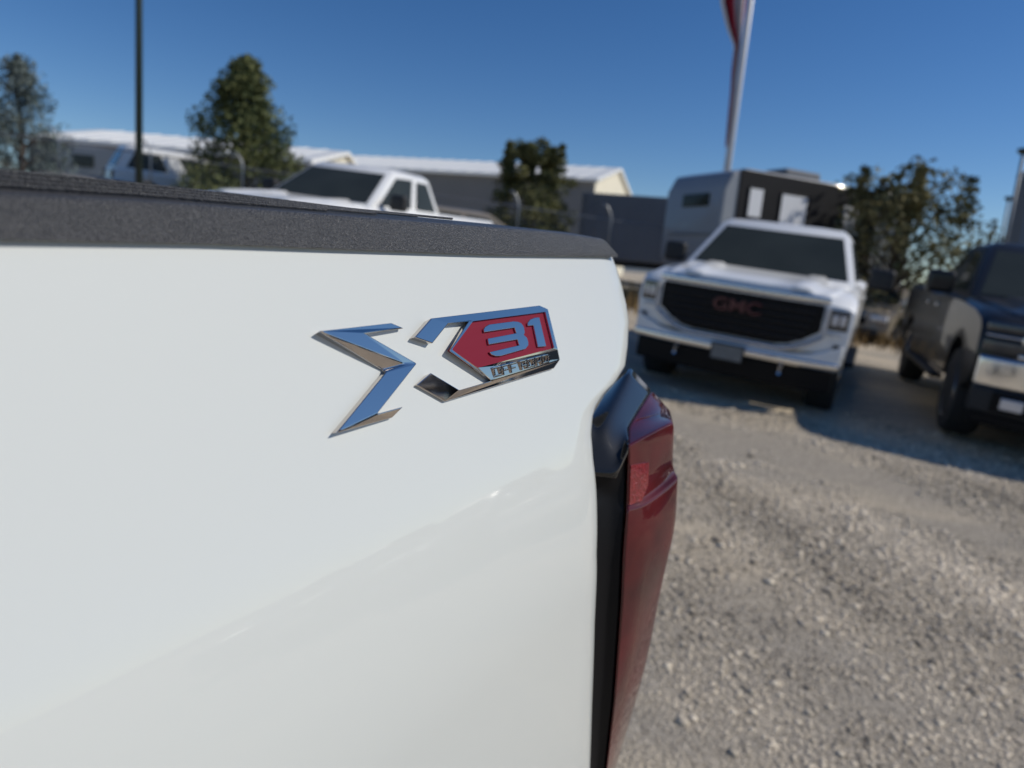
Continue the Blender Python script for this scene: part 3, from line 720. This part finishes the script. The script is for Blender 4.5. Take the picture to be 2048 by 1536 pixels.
# ------------------------------------------------------------------ gravel stones
def stones(nst):
    X = []; 
    while sum(len(a) for a in X) < nst:
        r_ = np.sqrt(RNG.uniform(1.2 ** 2, 8.5 ** 2, 40000)) * RNG.uniform(.35, 1, 40000) ** .8; a = RNG.uniform(R(3), R(42), 40000)
        p_ = np.stack([r_ * np.sin(a), r_ * np.cos(a)], 1)
        c_, s_ = math.cos(R(28)), math.sin(R(28)); uu = p_[:, 0] * c_ - p_[:, 1] * s_; vv = p_[:, 0] * s_ + p_[:, 1] * c_
        msk = np.sin(1.1 * uu + 1.3 * np.sin(2.1 * vv)) + .8 * np.sin(3.3 * vv + 1.7 * np.sin(1.3 * uu)) + .5 * np.sin(5.1 * uu + 4.3 * vv) + .35 * np.sin(11 * uu - 9 * vv + 2 * np.sin(6 * vv))
        X.append(p_[(r_ > 1.1) & (RNG.uniform(-1.15, 1.15, 40000) < msk)])
    p_ = np.concatenate(X)[:nst]
    phi = (1 + 5 ** .5) / 2
    ico = np.array([(-1, phi, 0), (1, phi, 0), (-1, -phi, 0), (1, -phi, 0), (0, -1, phi), (0, 1, phi), (0, -1, -phi), (0, 1, -phi), (phi, 0, -1), (phi, 0, 1), (-phi, 0, -1), (-phi, 0, 1)]) / 1.9
    tri = np.array([(0, 11, 5), (0, 5, 1), (0, 1, 7), (0, 7, 10), (0, 10, 11), (1, 5, 9), (5, 11, 4), (11, 10, 2), (10, 7, 6), (7, 1, 8), (3, 9, 4), (3, 4, 2), (3, 2, 6), (3, 6, 8), (3, 8, 9), (4, 9, 5), (2, 4, 11), (6, 2, 10), (8, 6, 7), (9, 8, 1)])
    dist = np.hypot(p_[:, 0], p_[:, 1])
    sz = RNG.lognormal(math.log(.0038), .55, nst).clip(.0015, .022) * (0.75 + .09 * dist)
    v = ico[None] * (1 + RNG.normal(0, .16, (nst, 12, 1)))
    v = v * (sz[:, None] * RNG.uniform(.7, 1.25, (nst, 3)) * np.array([1, 1, .5]))[:, None, :]
    a = RNG.uniform(0, 6.28, nst); c, s = np.cos(a)[:, None], np.sin(a)[:, None]
    v = np.stack([v[..., 0] * c - v[..., 1] * s, v[..., 0] * s + v[..., 1] * c, v[..., 2]], -1)
    v += np.concatenate([p_, (sz * .15 + np.array([terrain(a_, b_) for a_, b_ in p_]))[:, None]], 1)[:, None, :]
    f = (tri[None] + (12 * np.arange(nst))[:, None, None]).reshape(-1)
    me = bpy.data.meshes.new('gravel'); me.vertices.add(12 * nst); me.vertices.foreach_set('co', v.ravel())
    nf = 20 * nst; me.loops.add(3 * nf); me.loops.foreach_set('vertex_index', f); me.polygons.add(nf); me.polygons.foreach_set('loop_start', np.arange(0, 3 * nf, 3))
    me.update(calc_edges=True); me.materials.append(M['stone'])
    at = me.attributes.new('tone', 'FLOAT', 'POINT'); c_, s_ = math.cos(R(28)), math.sin(R(28)); uu = p_[:, 0] * c_ - p_[:, 1] * s_; vv = p_[:, 0] * s_ + p_[:, 1] * c_
    pt = np.sin(1.9 * uu + 2 * np.sin(1.4 * vv) + 1) + .7 * np.sin(4.7 * vv + 2.2 * np.sin(2.3 * uu)) + .5 * np.sin(9 * uu + 7 * vv)
    at.data.foreach_set('value', np.repeat(np.clip(RNG.normal(.58, .24, nst) + .15 * pt - .35 * (RNG.uniform(size=nst) < .10), 0, 1), 12))
    o = link('gravel', me); o['kind'] = 'stuff'; o['label'] = 'loose grey and tan gravel scattered over the lot'; o['category'] = 'gravel'
stones(110000)

# ================================================================== the near truck
VPX, VPY = 1900, 556
AU = ray(VPX, VPY); AN = np.cross(AU, [0, 0, 1.0]); AN /= np.linalg.norm(AN); AV = np.cross(AN, AU)
if AV[2] < 0: AV = -AV
D0 = 0.200
LEAN = R(20)
# side profile: outward offset against depth below the cap
_s = np.linspace(-0.02, 0.80, 821); _sl = np.interp(_s, [0, .10, .195, .45, .60, .8], [math.tan(LEAN), math.tan(LEAN), .02, -.05, -.06, -.2])
_L = np.concatenate([[0], np.cumsum((_sl[1:] + _sl[:-1]) / 2 * np.diff(_s))]); _L -= np.interp(0, _s, _L)
def side(b_): return -D0 + np.interp(-b_, _s, _L)
def loc3(a, b_, c): return CAM + a * AU + b_ * AV + c * AN
def hit(px, py, off=0.0):
    """(a, b) where the sight line through a pixel of the photo meets the bed side (lifted by off along the normal)"""
    d = ray(px, py); du, dv, dn = d @ AU, d @ AV, d @ AN
    t = D0 / -dn
    for _ in range(40):
        b_ = dv * t; t = (side(b_) + off / math.cos(LEAN)) / dn if dn < -1e-6 else t
    return du * t, dv * t, t

base = loc3(0.6, -1.15, -0.9); NB = np.array([base[0], base[1], 0.0])
near = thing('pickup_truck', 'white pickup in close-up with black bed rail, chrome badge and red tail light', 'pickup truck', NB)
def near_obj(g, name, m_, parent=None, **kw):
    o = g.build(name, m_, parent or near, **kw)
    if parent is None: o.matrix_parent_inverse = Matrix.Translation(Vector(-NB))
    else: o.matrix_parent_inverse = Matrix.Identity(4)
    return o

# rear edge of the bed side, with the cut-out for the tail light
edge_px = [(1233, 513), (1244, 540), (1254, 575), (1262, 612), (1267, 645), (1265, 690), (1260, 733), (1243, 762), (1217, 790), (1203, 812), (1196, 835), (1193, 870), (1197, 920), (1203, 975), (1205, 1030), (1204, 1110), (1200, 1250), (1194, 1420), (1190, 1536), (1187, 1640), (1184, 1760)]
EE = np.array([hit(x, y)[:2] for x, y in edge_px]); EE = EE[np.argsort(-EE[:, 1])]
def aedge(b_): return np.interp(-b_, -EE[:, 1], EE[:, 0])
bs = np.concatenate([np.linspace(0.001, -.26, 105), np.linspace(-.27, -.62, 30)])
rows = []
for b_ in bs:
    ae = aedge(b_); row = []
    for k in np.concatenate([np.linspace(-1.6, 0, 8)[:-1], np.linspace(0, ae - .05, 26)[:-1], np.linspace(ae - .05, ae, 14)]):
        q = max(0, (k - (ae - .03)) / .03)
        row.append(loc3(k, b_, side(b_) - .0035 * q ** 2.2))
    for j in range(1, 5):                                     # hem rolled inwards
        row.append(loc3(ae + .0035 * math.sin(j * .35) , b_, side(b_) - .0035 - .004 * j * (1 + .9 * j)))
    rows.append(row)
g = MB(); g.grid(rows); bedside = near_obj(g, 'bed_side', M['white_paint'], smooth=True)

# rail cap
def cap_section(a):
    """outline of the cap across the rail at distance a: (b, c) pairs, from the face's foot over the crown and down inside"""
    ft = np.interp(a, CT[:, 0], CT[:, 1]); cr = np.interp(a, CC[:, 0], CC[:, 1])
    c0 = side(0) + .0030; fb = np.interp(a, CF[:, 0], CF[:, 1])
    return [(fb, c0 - .012), (fb, c0 - .0004 + side(fb) - side(0)), (fb + .0016, c0 + .0002 + (side(fb) - side(0)) * .6), (ft - .0016, c0 - .0010), (ft - .0004, c0 - .0019), (ft + .0002, c0 - .0042), (ft + .0003, c0 - .0062),
            (ft + .0007, c0 - .009), (ft + (cr - ft) * .55, c0 - .014), (cr - .0003, c0 - .022), (cr, c0 - .030), (cr, c0 - .075), (cr - .004, c0 - .082), (-.05, c0 - .083)]
face_px = [(-300, 372), (0, 386), (300, 402), (600, 424), (900, 447), (1100, 463), (1212, 478)]
crest_px = [(-300, 300), (0, 340), (200, 361), (406, 384), (650, 416), (971, 447), (1100, 461), (1206, 475)]
foot_px = [(-300, 474), (0, 479), (406, 487), (650, 497), (971, 509), (1228, 514)]
def at_c(px, py, c):
    d = ray(px, py); t = c / (d @ AN); return d @ AU * t, d @ AV * t
CT = np.array([at_c(x, y, side(0) - .0005) for x, y in face_px]); CC = np.array([at_c(x, y, side(0) - .028) for x, y in crest_px])
CF = np.array([at_c(x, y, side(0) + .0035) for x, y in foot_px])
a_end = hit(1228, 514)[0]
ast = np.concatenate([np.linspace(-1.6, -.05, 6), np.linspace(0, a_end - .035, 60)])
g = MB(); rings = [[loc3(a, b_, c) for b_, c in cap_section(a)] for a in ast]
last = cap_section(a_end)
rings.append([loc3(a_end - .022 * max(0, b_) / max(.004, CT[-1, 1]), b_, c) for b_, c in last])
g.loft(rings); cap = near_obj(g, 'rail_cap', M['cap_plastic'], smooth=True, auto=50)
# fine grooves moulded along the top of the cap
g = MB()
for k, cc in enumerate((.0085, .0108, .0131, .0154)):
    pts = []
    for a in np.linspace(0.02, .20 + .03 * k, 40):
        ft = np.interp(a, CT[:, 0], CT[:, 1]); cr = np.interp(a, CC[:, 0], CC[:, 1])
        pts.append(Vector(loc3(a, ft + .0007 + (cr - ft) * .55 * (cc - .0085 + .0022) / .0055 * .8 + .0002, side(0) + .0022 - cc)))
    g.tube(pts, .00055, 5)
rr = near_obj(g, 'cap_rib', M['cap_plastic'])

# bed interior, far bed side, tailgate, bumper, wheel
def prism_uv(name, m_, a0, a1, b0, b1, c0, c1, bev=.004, parent=None):
    g = MB(); g.loft([[loc3(a, b_, c) for b_, c in ((b0, c0), (b1, c0), (b1, c1), (b0, c1))] for a in (a0, a1)])
    return near_obj(g, name, m_, bevel=bev)
AE = float(aedge(-.3))
prism_uv('bed_wall', M['bed_liner'], -1.6, AE - .08, -.52, -.03, side(0) - .09, side(0) - .075)
prism_uv('bed_floor', M['bed_liner'], -1.6, AE - .06, -.54, -.525, side(0) - 1.70, side(0) - .05)
prism_uv('bed_side', M['white_paint'], -1.6, AE - .02, -.60, .0, side(0) - 1.85, side(0) - 1.72, .02)
prism_uv('rail_cap', M['cap_plastic'], -1.6, AE - .02, .002, .012, side(0) - 1.855, side(0) - 1.70, .004)
prism_uv('tailgate', M['white_paint'], AE - .05, AE + .02, -.58, -.004, side(0) - 1.69, side(0) - .115, .012)
prism_uv('bumper', M['chrome_far'], AE - .04, AE + .16, -.80, -.64, side(0) - 1.85, side(0) + .0, .03)
prism_uv('chassis', M['black_trim'], -1.6, AE - .1, -.78, -.62, side(0) - 1.3, side(0) - .5, .01)
wa = -1.0 + AE
def near_wheel(c):
    ax = [loc3(wa - .25, -.9, c) for _ in (0,)][0]; r_ = ax[2] - 0.0
    prof = [(.62, -.14), (.93, -.14), (1, -.1), (1, .1), (.93, .14), (.62, .14)]
    def ringset(pr, n_=32):
        return [[ax + AU * (r_ * q * math.cos(t)) + np.array([0, 0, 1]) * (r_ * q * math.sin(t)) + AN * y for t in [2 * math.pi * k / n_ for k in range(n_)]] for q, y in pr]
    g = MB(); g.loft(ringset(prof)); w_ = near_obj(g, 'wheel', M['rubber'], smooth=True, auto=40)
    g = MB(); g.loft(ringset([(.66, -.08), (.66, .135), (.58, .12), (.5, .06), (.02, .06)]))
    rm = g.build('rim', M['alloy'], w_, smooth=True, auto=30)
near_wheel(side(0) - .12); near_wheel(side(0) - 1.7)

# ------------------------------------------------------------------ tail light
GRID = [  # (px, py) of columns: under the white edge, black, black/red line, lens middle, outer silhouette
    [(1216, 768), (1261, 735), (1304, 782), (1323, 803), (1342, 824)],
    [(1176, 850), (1211, 850), (1256, 856), (1294, 842), (1346, 831)],
    [(1186, 944), (1234, 949), (1257, 893), (1294, 871), (1349, 843)],
    [(1186, 952), (1232, 958), (1257, 905), (1295, 884), (1350, 858)],
    [(1190, 975), (1229, 985), (1256, 950), (1298, 942), (1346, 934)],
    [(1190, 1000), (1228, 1005), (1254, 1010), (1296, 995), (1352, 946)],
    [(1192, 1010), (1228, 1018), (1254, 1022), (1298, 1006), (1357, 957)],
    [(1192, 1060), (1227, 1060), (1251, 1060), (1303, 1056), (1354, 1050)],
    [(1192, 1114), (1225, 1114), (1247, 1114), (1294, 1114), (1338, 1114)],
    [(1190, 1211), (1220, 1211), (1243, 1211), (1282, 1211), (1316, 1212)],
    [(1186, 1310), (1215, 1310), (1236, 1310), (1270, 1310), (1299, 1310)],
    [(1182, 1402), (1209, 1402), (1229, 1402), (1254, 1402), (1274, 1402)],
    [(1178, 1536), (1199, 1536), (1214, 1536), (1224, 1536), (1231, 1536)],
    [(1172, 1640), (1188, 1640), (1199, 1640), (1202, 1640), (1205, 1640)]]
ADD = [[.050, .055, .075, .085, .098], [.010, .018, .050, .068, .092], [.006, .016, .026, .045, .082], [.007, .018, .027, .046, .083]] + [[.010, .024, .030, .050, .088]] * 1 + [[.010, .024, .030, .050, .088]] + [[.010, .024, .029, .047, .084]] + [[.010, .024, .029, .047, .084]] * 7
def at_a(px, py, a):
    d = ray(px, py); t = a / (d @ AU); return d * t + CAM
TP = []
for rp, ad_ in zip(GRID, ADD):
    yb = rp[0][1] if rp is not GRID[0] else 752; bb = hit(np.interp(yb, [p_[1] for p_ in edge_px], [p_[0] for p_ in edge_px]), yb)
    ae = bb[0]
    TP.append([at_a(x, y, ae + q) for (x, y), q in zip(rp, ad_)])
tl = thing('tail_light', '', 'x', NB); del tl['label'], tl['category']
tl.parent = near; tl.location = (0, 0, 0); tl.rotation_euler = (0, 0, 0)
def tl_obj(g, name, m_, **kw):
    o = g.build(name, m_, tl, **kw)
    for v_ in o.data.vertices: v_.co -= Vector(NB)
    return o
def shell(rows_cols, thick, drop=0):
    """a closed skin: the given outer grid plus an inner copy set back along the rail and inwards"""
    g = MB(); o_ = [[g.vert(p_) for p_ in r_] for r_ in rows_cols]; i_ = [[g.vert(p_ - AN * thick * .35 + AU * thick * (.15 if k < drop else .5) - AV * (.02 if k < drop else 0)) for p_ in r_] for k, r_ in enumerate(rows_cols)]
    nr_, nc_ = len(o_), len(o_[0])
    for i in range(nr_ - 1):
        for j in range(nc_ - 1):
            g.face((o_[i][j], o_[i][j + 1], o_[i + 1][j + 1], o_[i + 1][j])); g.face((i_[i][j], i_[i + 1][j], i_[i + 1][j + 1], i_[i][j + 1]))
    for i in range(nr_ - 1):
        for j in (0, nc_ - 1): g.face((o_[i][j], o_[i + 1][j], i_[i + 1][j], i_[i][j]))
    for j in range(nc_ - 1):
        for i in (0, nr_ - 1): g.face((o_[i][j], o_[i][j + 1], i_[i][j + 1], i_[i][j]))
    g.info = (o_, i_, nr_, nc_); return g
def rounded(g, name, m_, rowcrease={}, colcrease={}):
    o = tl_obj(g, name, m_, smooth=True); o_, i_, nr_, nc_ = g.info; me = o.data
    cr = {}
    for i in range(nr_):
        for j in range(nc_):
            if j + 1 < nc_: cr[frozenset((o_[i][j], o_[i][j + 1]))] = 1.0 if i in (0, nr_ - 1) else rowcrease.get(i, 0)
            if i + 1 < nr_: cr[frozenset((o_[i][j], o_[i + 1][j]))] = 1.0 if j in (0, nc_ - 1) else colcrease.get(j, 0)
    at = me.attributes.new('crease_edge', 'FLOAT', 'EDGE')
    at.data.foreach_set('value', [cr.get(frozenset(e_.vertices), 0.9) for e_ in me.edges])
    sb = o.modifiers.new('subdivision', 'SUBSURF'); sb.levels = 3; sb.render_levels = 3
    return o
rounded(shell([r_[0:3] for r_ in TP[0:4]], .045, 2), 'gloss_cover', M['black_gloss'], {1: .35, 2: .85}, {1: .3})
rounded(shell([[p_ - AN * .002 for p_ in r_[0:3]] for r_ in TP[3:]], .045), 'housing', M['black_trim'], {}, {1: .3})
lens = [[*r_[2:5], r_[4] + AU * .005 - AN * .005 - AV * (.022 if i < 3 else 0), r_[4] + AU * .014 - AN * .055 - AV * (.055 if i < 3 else 0)] for i, r_ in enumerate(TP)]
rounded(shell(lens, .03, 3), 'lens', M['lens_red'], {2: .8, 3: .25, 4: .1, 5: .7, 6: .7}, {2: .45})
g = MB()
def bil(q00, q01, q10, q11, s_, t_): return (q00 * (1 - s_) + q01 * s_) * (1 - t_) + (q10 * (1 - s_) + q11 * s_) * t_
rf_rows = [[bil(TP[4][2], TP[4][3], TP[5][2], TP[5][3], s_, t_) + AN * .0012 - AU * .0008 for s_ in np.linspace(.06, .92 - .55 * max(0, t_ - .5), 6)] for t_ in np.linspace(-.35, 1.0, 6)]
g.grid(rf_rows); q = tl_obj(g, 'reflector', M['reflector']); q.modifiers.new('thick', 'SOLIDIFY').thickness = -.0015

# ------------------------------------------------------------------ badge
TH = LEAN; BN = math.cos(TH) * AN + math.sin(TH) * AV; BV = math.cos(TH) * AV - math.sin(TH) * AN
P0 = loc3(0, -.055, side(-.055)); BD = (P0 - CAM) @ BN
badge = thing('badge', '', 'x', NB); del badge['label'], badge['category']
badge.parent = near; badge.location = (0, 0, 0)
def bp(px, py, h):
    d = ray(px, py); t = (BD + h) / (d @ BN); return CAM + d * t
ZL = lambda a, b_: (600 + a / 5.688, 620 + b_ / 5.688)
ZR = lambda a, b_: (810 + a / 6.206, 600 + b_ / 6.206)
def badge_obj(g, name, m_, **kw):
    o = g.build(name, m_, badge, **kw)
    for v_ in o.data.vertices: v_.co -= Vector(NB)
    return o
def facets(verts, polys, boundary, zf, drafts={}, base_h=-.0004, draft=.0005, names=None):
    """verts: key -> (zoomx, zoomy, h mm); polys: lists of keys; boundary: outer loop of keys -> walls down to the panel"""
    g = MB(); P = {k: bp(*zf(x, y), h / 1000) for k, (x, y, h) in verts.items()}
    I = {k: g.vert(p_) for k, p_ in P.items()}
    for pl in polys: g.face([I[k] for k in pl])
    n_ = len(boundary); B_ = {}
    cen = sum(P[k] for k in boundary) / n_
    for i, k in enumerate(boundary):
        p_ = P[k]; pa, pb = P[boundary[i - 1]], P[boundary[(i + 1) % n_]]
        t1 = (p_ - pa) / np.linalg.norm(p_ - pa); t2 = (pb - p_) / np.linalg.norm(pb - p_)
        nn = np.cross(t1, BN) + np.cross(t2, BN); nn /= np.linalg.norm(nn)
        if drafts.get('_sign', 1) < 0: nn = -nn
        hh = (p_ - CAM) @ BN - BD
        B_[k] = g.vert(p_ - BN * (hh - base_h) + nn * drafts.get(k, draft))
    for i, k in enumerate(boundary):
        k2 = boundary[(i + 1) % n_]; g.face((I[k], I[k2], B_[k2], B_[k]))
    g.face([B_[k] for k in boundary][::-1])
    return g, P
h1 = 3.7
VL = {'A': (222, 238, h1), 'B': (1045, 145, h1 - .6), 'C': (1190, 207, h1 - 1.0), 'D': (748, 268, h1 + .1), 'E': (1335, 606, h1 - .1),
      'Rg': (1200, 612, h1 - .5), 'N': (945, 686, h1 - 2.6), 'N2': (992, 692, h1 - .3), 'S': (885, 1178, h1 - .2), 'F': (1180, 1098, h1 - 1.2), 'K': (1050, 1228, h1 - 2.0), 'T': (408, 1405, h1 - .3)}
g, _ = facets(VL, [['A', 'D', 'C', 'B'], ['A', 'Rg', 'D'], ['D', 'Rg', 'E'], ['A', 'N', 'Rg'], ['N', 'N2', 'Rg'], ['N2', 'S', 'E', 'Rg'], ['N2', 'T', 'S'], ['S', 'T', 'K', 'F']],
              ['A', 'B', 'C', 'D', 'E', 'S', 'F', 'K', 'T', 'N2', 'N'], ZL, {'_sign': 1, 'A': .0012, 'T': .0012, 'N': .0003})
badge_obj(g, 'cross_arm', M['chrome'], bevel=.00045, segs=3, flat=True)

hr, hl, hf = 3.7, 1.5, 2.1
VR = {'TL': (325, 226, hr), 'T1': (1670, 66, hr), 'T2': (1775, 112, hr), 'R1': (1898, 610, hr - .2), 'R': (1925, 742, hr - 1.5), 'BR': (1850, 850, hl), 'B': (500, 1262, hl), 'BL': (140, 1058, hl), 'BI': (325, 902, hr), 'Bn': (682, 1116, hr),
      'B2': (1070, 1000, hr - .9), 'CH': (548, 634, hr), 'CT': (795, 258, hr), 'HI': (545, 290, hr), 'HB': (345, 540, hr - .4), 'HL': (120, 463, hr - .4),
      'q1': (845, 262, hr), 'q2': (1742, 146, hr), 'q3': (1853, 596, hr), 'q4': (900, 842, hr), 'q5': (582, 615, hr)}
g, P = facets(VR, [['TL', 'HL', 'HB', 'HI'], ['TL', 'HI', 'CT', 'q1'], ['TL', 'q1', 'q2', 'T1'], ['T1', 'q2', 'T2'], ['T2', 'q2', 'q3', 'R1'], ['q3', 'q4', 'B2', 'R', 'R1'], ['q1', 'CT', 'CH', 'q5'], ['q5', 'CH', 'B2', 'q4'],
                   ['B2', 'Bn', 'B', 'BR', 'R'], ['BI', 'BL', 'B', 'Bn']],
              ['TL', 'T1', 'T2', 'R1', 'R', 'BR', 'B', 'BL', 'BI', 'Bn', 'B2', 'CH', 'CT', 'HI', 'HB', 'HL'], ZR, {'CH': .006, 'B2': .002, 'CT': .003, 'HI': .0006, 'BR': .0003, 'R': .0004})
# walls of the recess down to the red field
qs = ['q1', 'q2', 'q3', 'q4', 'q5']
lo = [g.vert(P[k] - BN * .0016) for k in qs]; hi = [g.vert(P[k]) for k in qs]
for i in range(5): g.face((hi[i], hi[(i + 1) % 5], lo[(i + 1) % 5], lo[i]))
badge_obj(g, 'badge_frame', M['chrome'], bevel=.00042, segs=3, flat=True)
g = MB(); g.loft([[P[k] - BN * .0026 for k in qs], [P[k] - BN * .0013 for k in qs]]); badge_obj(g, 'red_field', M['badge_red'])
def extr(pts, zf, h0, h1, name, m_, bev=.00025):
    g = MB(); top = [bp(*zf(x, y), h1) for x, y in pts]; hh = h1 - h0
    g.loft([[p_ - BN * hh for p_ in top], top]); return badge_obj(g, name, m_, bevel=bev)
D3 = [(980, 360), (1000, 330), (1045, 302), (1350, 262), (1410, 268), (1450, 290), (1478, 335), (1490, 405), (1478, 432), (1515, 465), (1533, 520), (1533, 565), (1497, 608), (1190, 696), (1130, 697), (1080, 680), (1052, 645), (1420, 560), (1400, 490), (1045, 553), (1030, 477), (1385, 410), (1363, 344), (988, 400)]
D1 = [(1523, 285), (1555, 240), (1610, 218), (1668, 212), (1755, 575), (1655, 584), (1598, 314), (1530, 322)]
extr(D3, ZR, .0022, .0036, 'digit', M['chrome']); extr(D1, ZR, .0022, .0036, 'digit', M['chrome'])
# OFF ROAD in raised block letters along the lower strip
GL = {'O': ['x0 1y0 .2', 'x0 1y.8 1', 'x0 .24y.2 .8', 'x.76 1y.2 .8'], 'F': ['x0 1y0 .2', 'x0 .24y.2 1', 'x.24 .85y.42 .62'],
      'R': ['x0 1y0 .2', 'x0 .24y.2 1', 'x.76 1y.2 .5', 'x.24 1y.5 .68', 'x.7 1y.68 1'], 'A': ['x0 1y0 .2', 'x0 .24y.2 1', 'x.76 1y.2 1', 'x.24 .76y.5 .68'], 'D': ['x0 .85y0 .2', 'x0 .85y.8 1', 'x0 .24y.2 .8', 'x.76 1y.15 .85']}
def strip_pt(x, f):
    """x in zoom pixels along the strip, f 0 top .. 1 bottom; the letters lean with the strip's end"""
    yt = 838 + (x - 1090) * (668 - 838) / 700; yb = 962 + (x - 1100) * (768 - 962) / 700
    return (x + 16 * f, yt + (yb - yt) * f)
for ch, x0, x1 in (('O', 1092, 1188), ('F', 1202, 1285), ('F', 1298, 1378), ('R', 1428, 1505), ('O', 1519, 1603), ('A', 1618, 1694), ('D', 1708, 1790)):
    g = MB()
    for st in GL[ch]:
        xa, ya = st[1:].split('y'); a0, a1 = map(float, xa.split()); b0, b1 = map(float, ya.split())
        top = [bp(*ZR(*strip_pt(x0 + (x1 - x0) * a, b_)), .0043 - .0011 * b_) for a, b_ in ((a0, b0), (a1, b0), (a1, b1), (a0, b1))]
        g.loft([[p_ - BN * .0013 for p_ in top], top])
    badge_obj(g, 'letter', M['chrome'], bevel=.00012, segs=1)
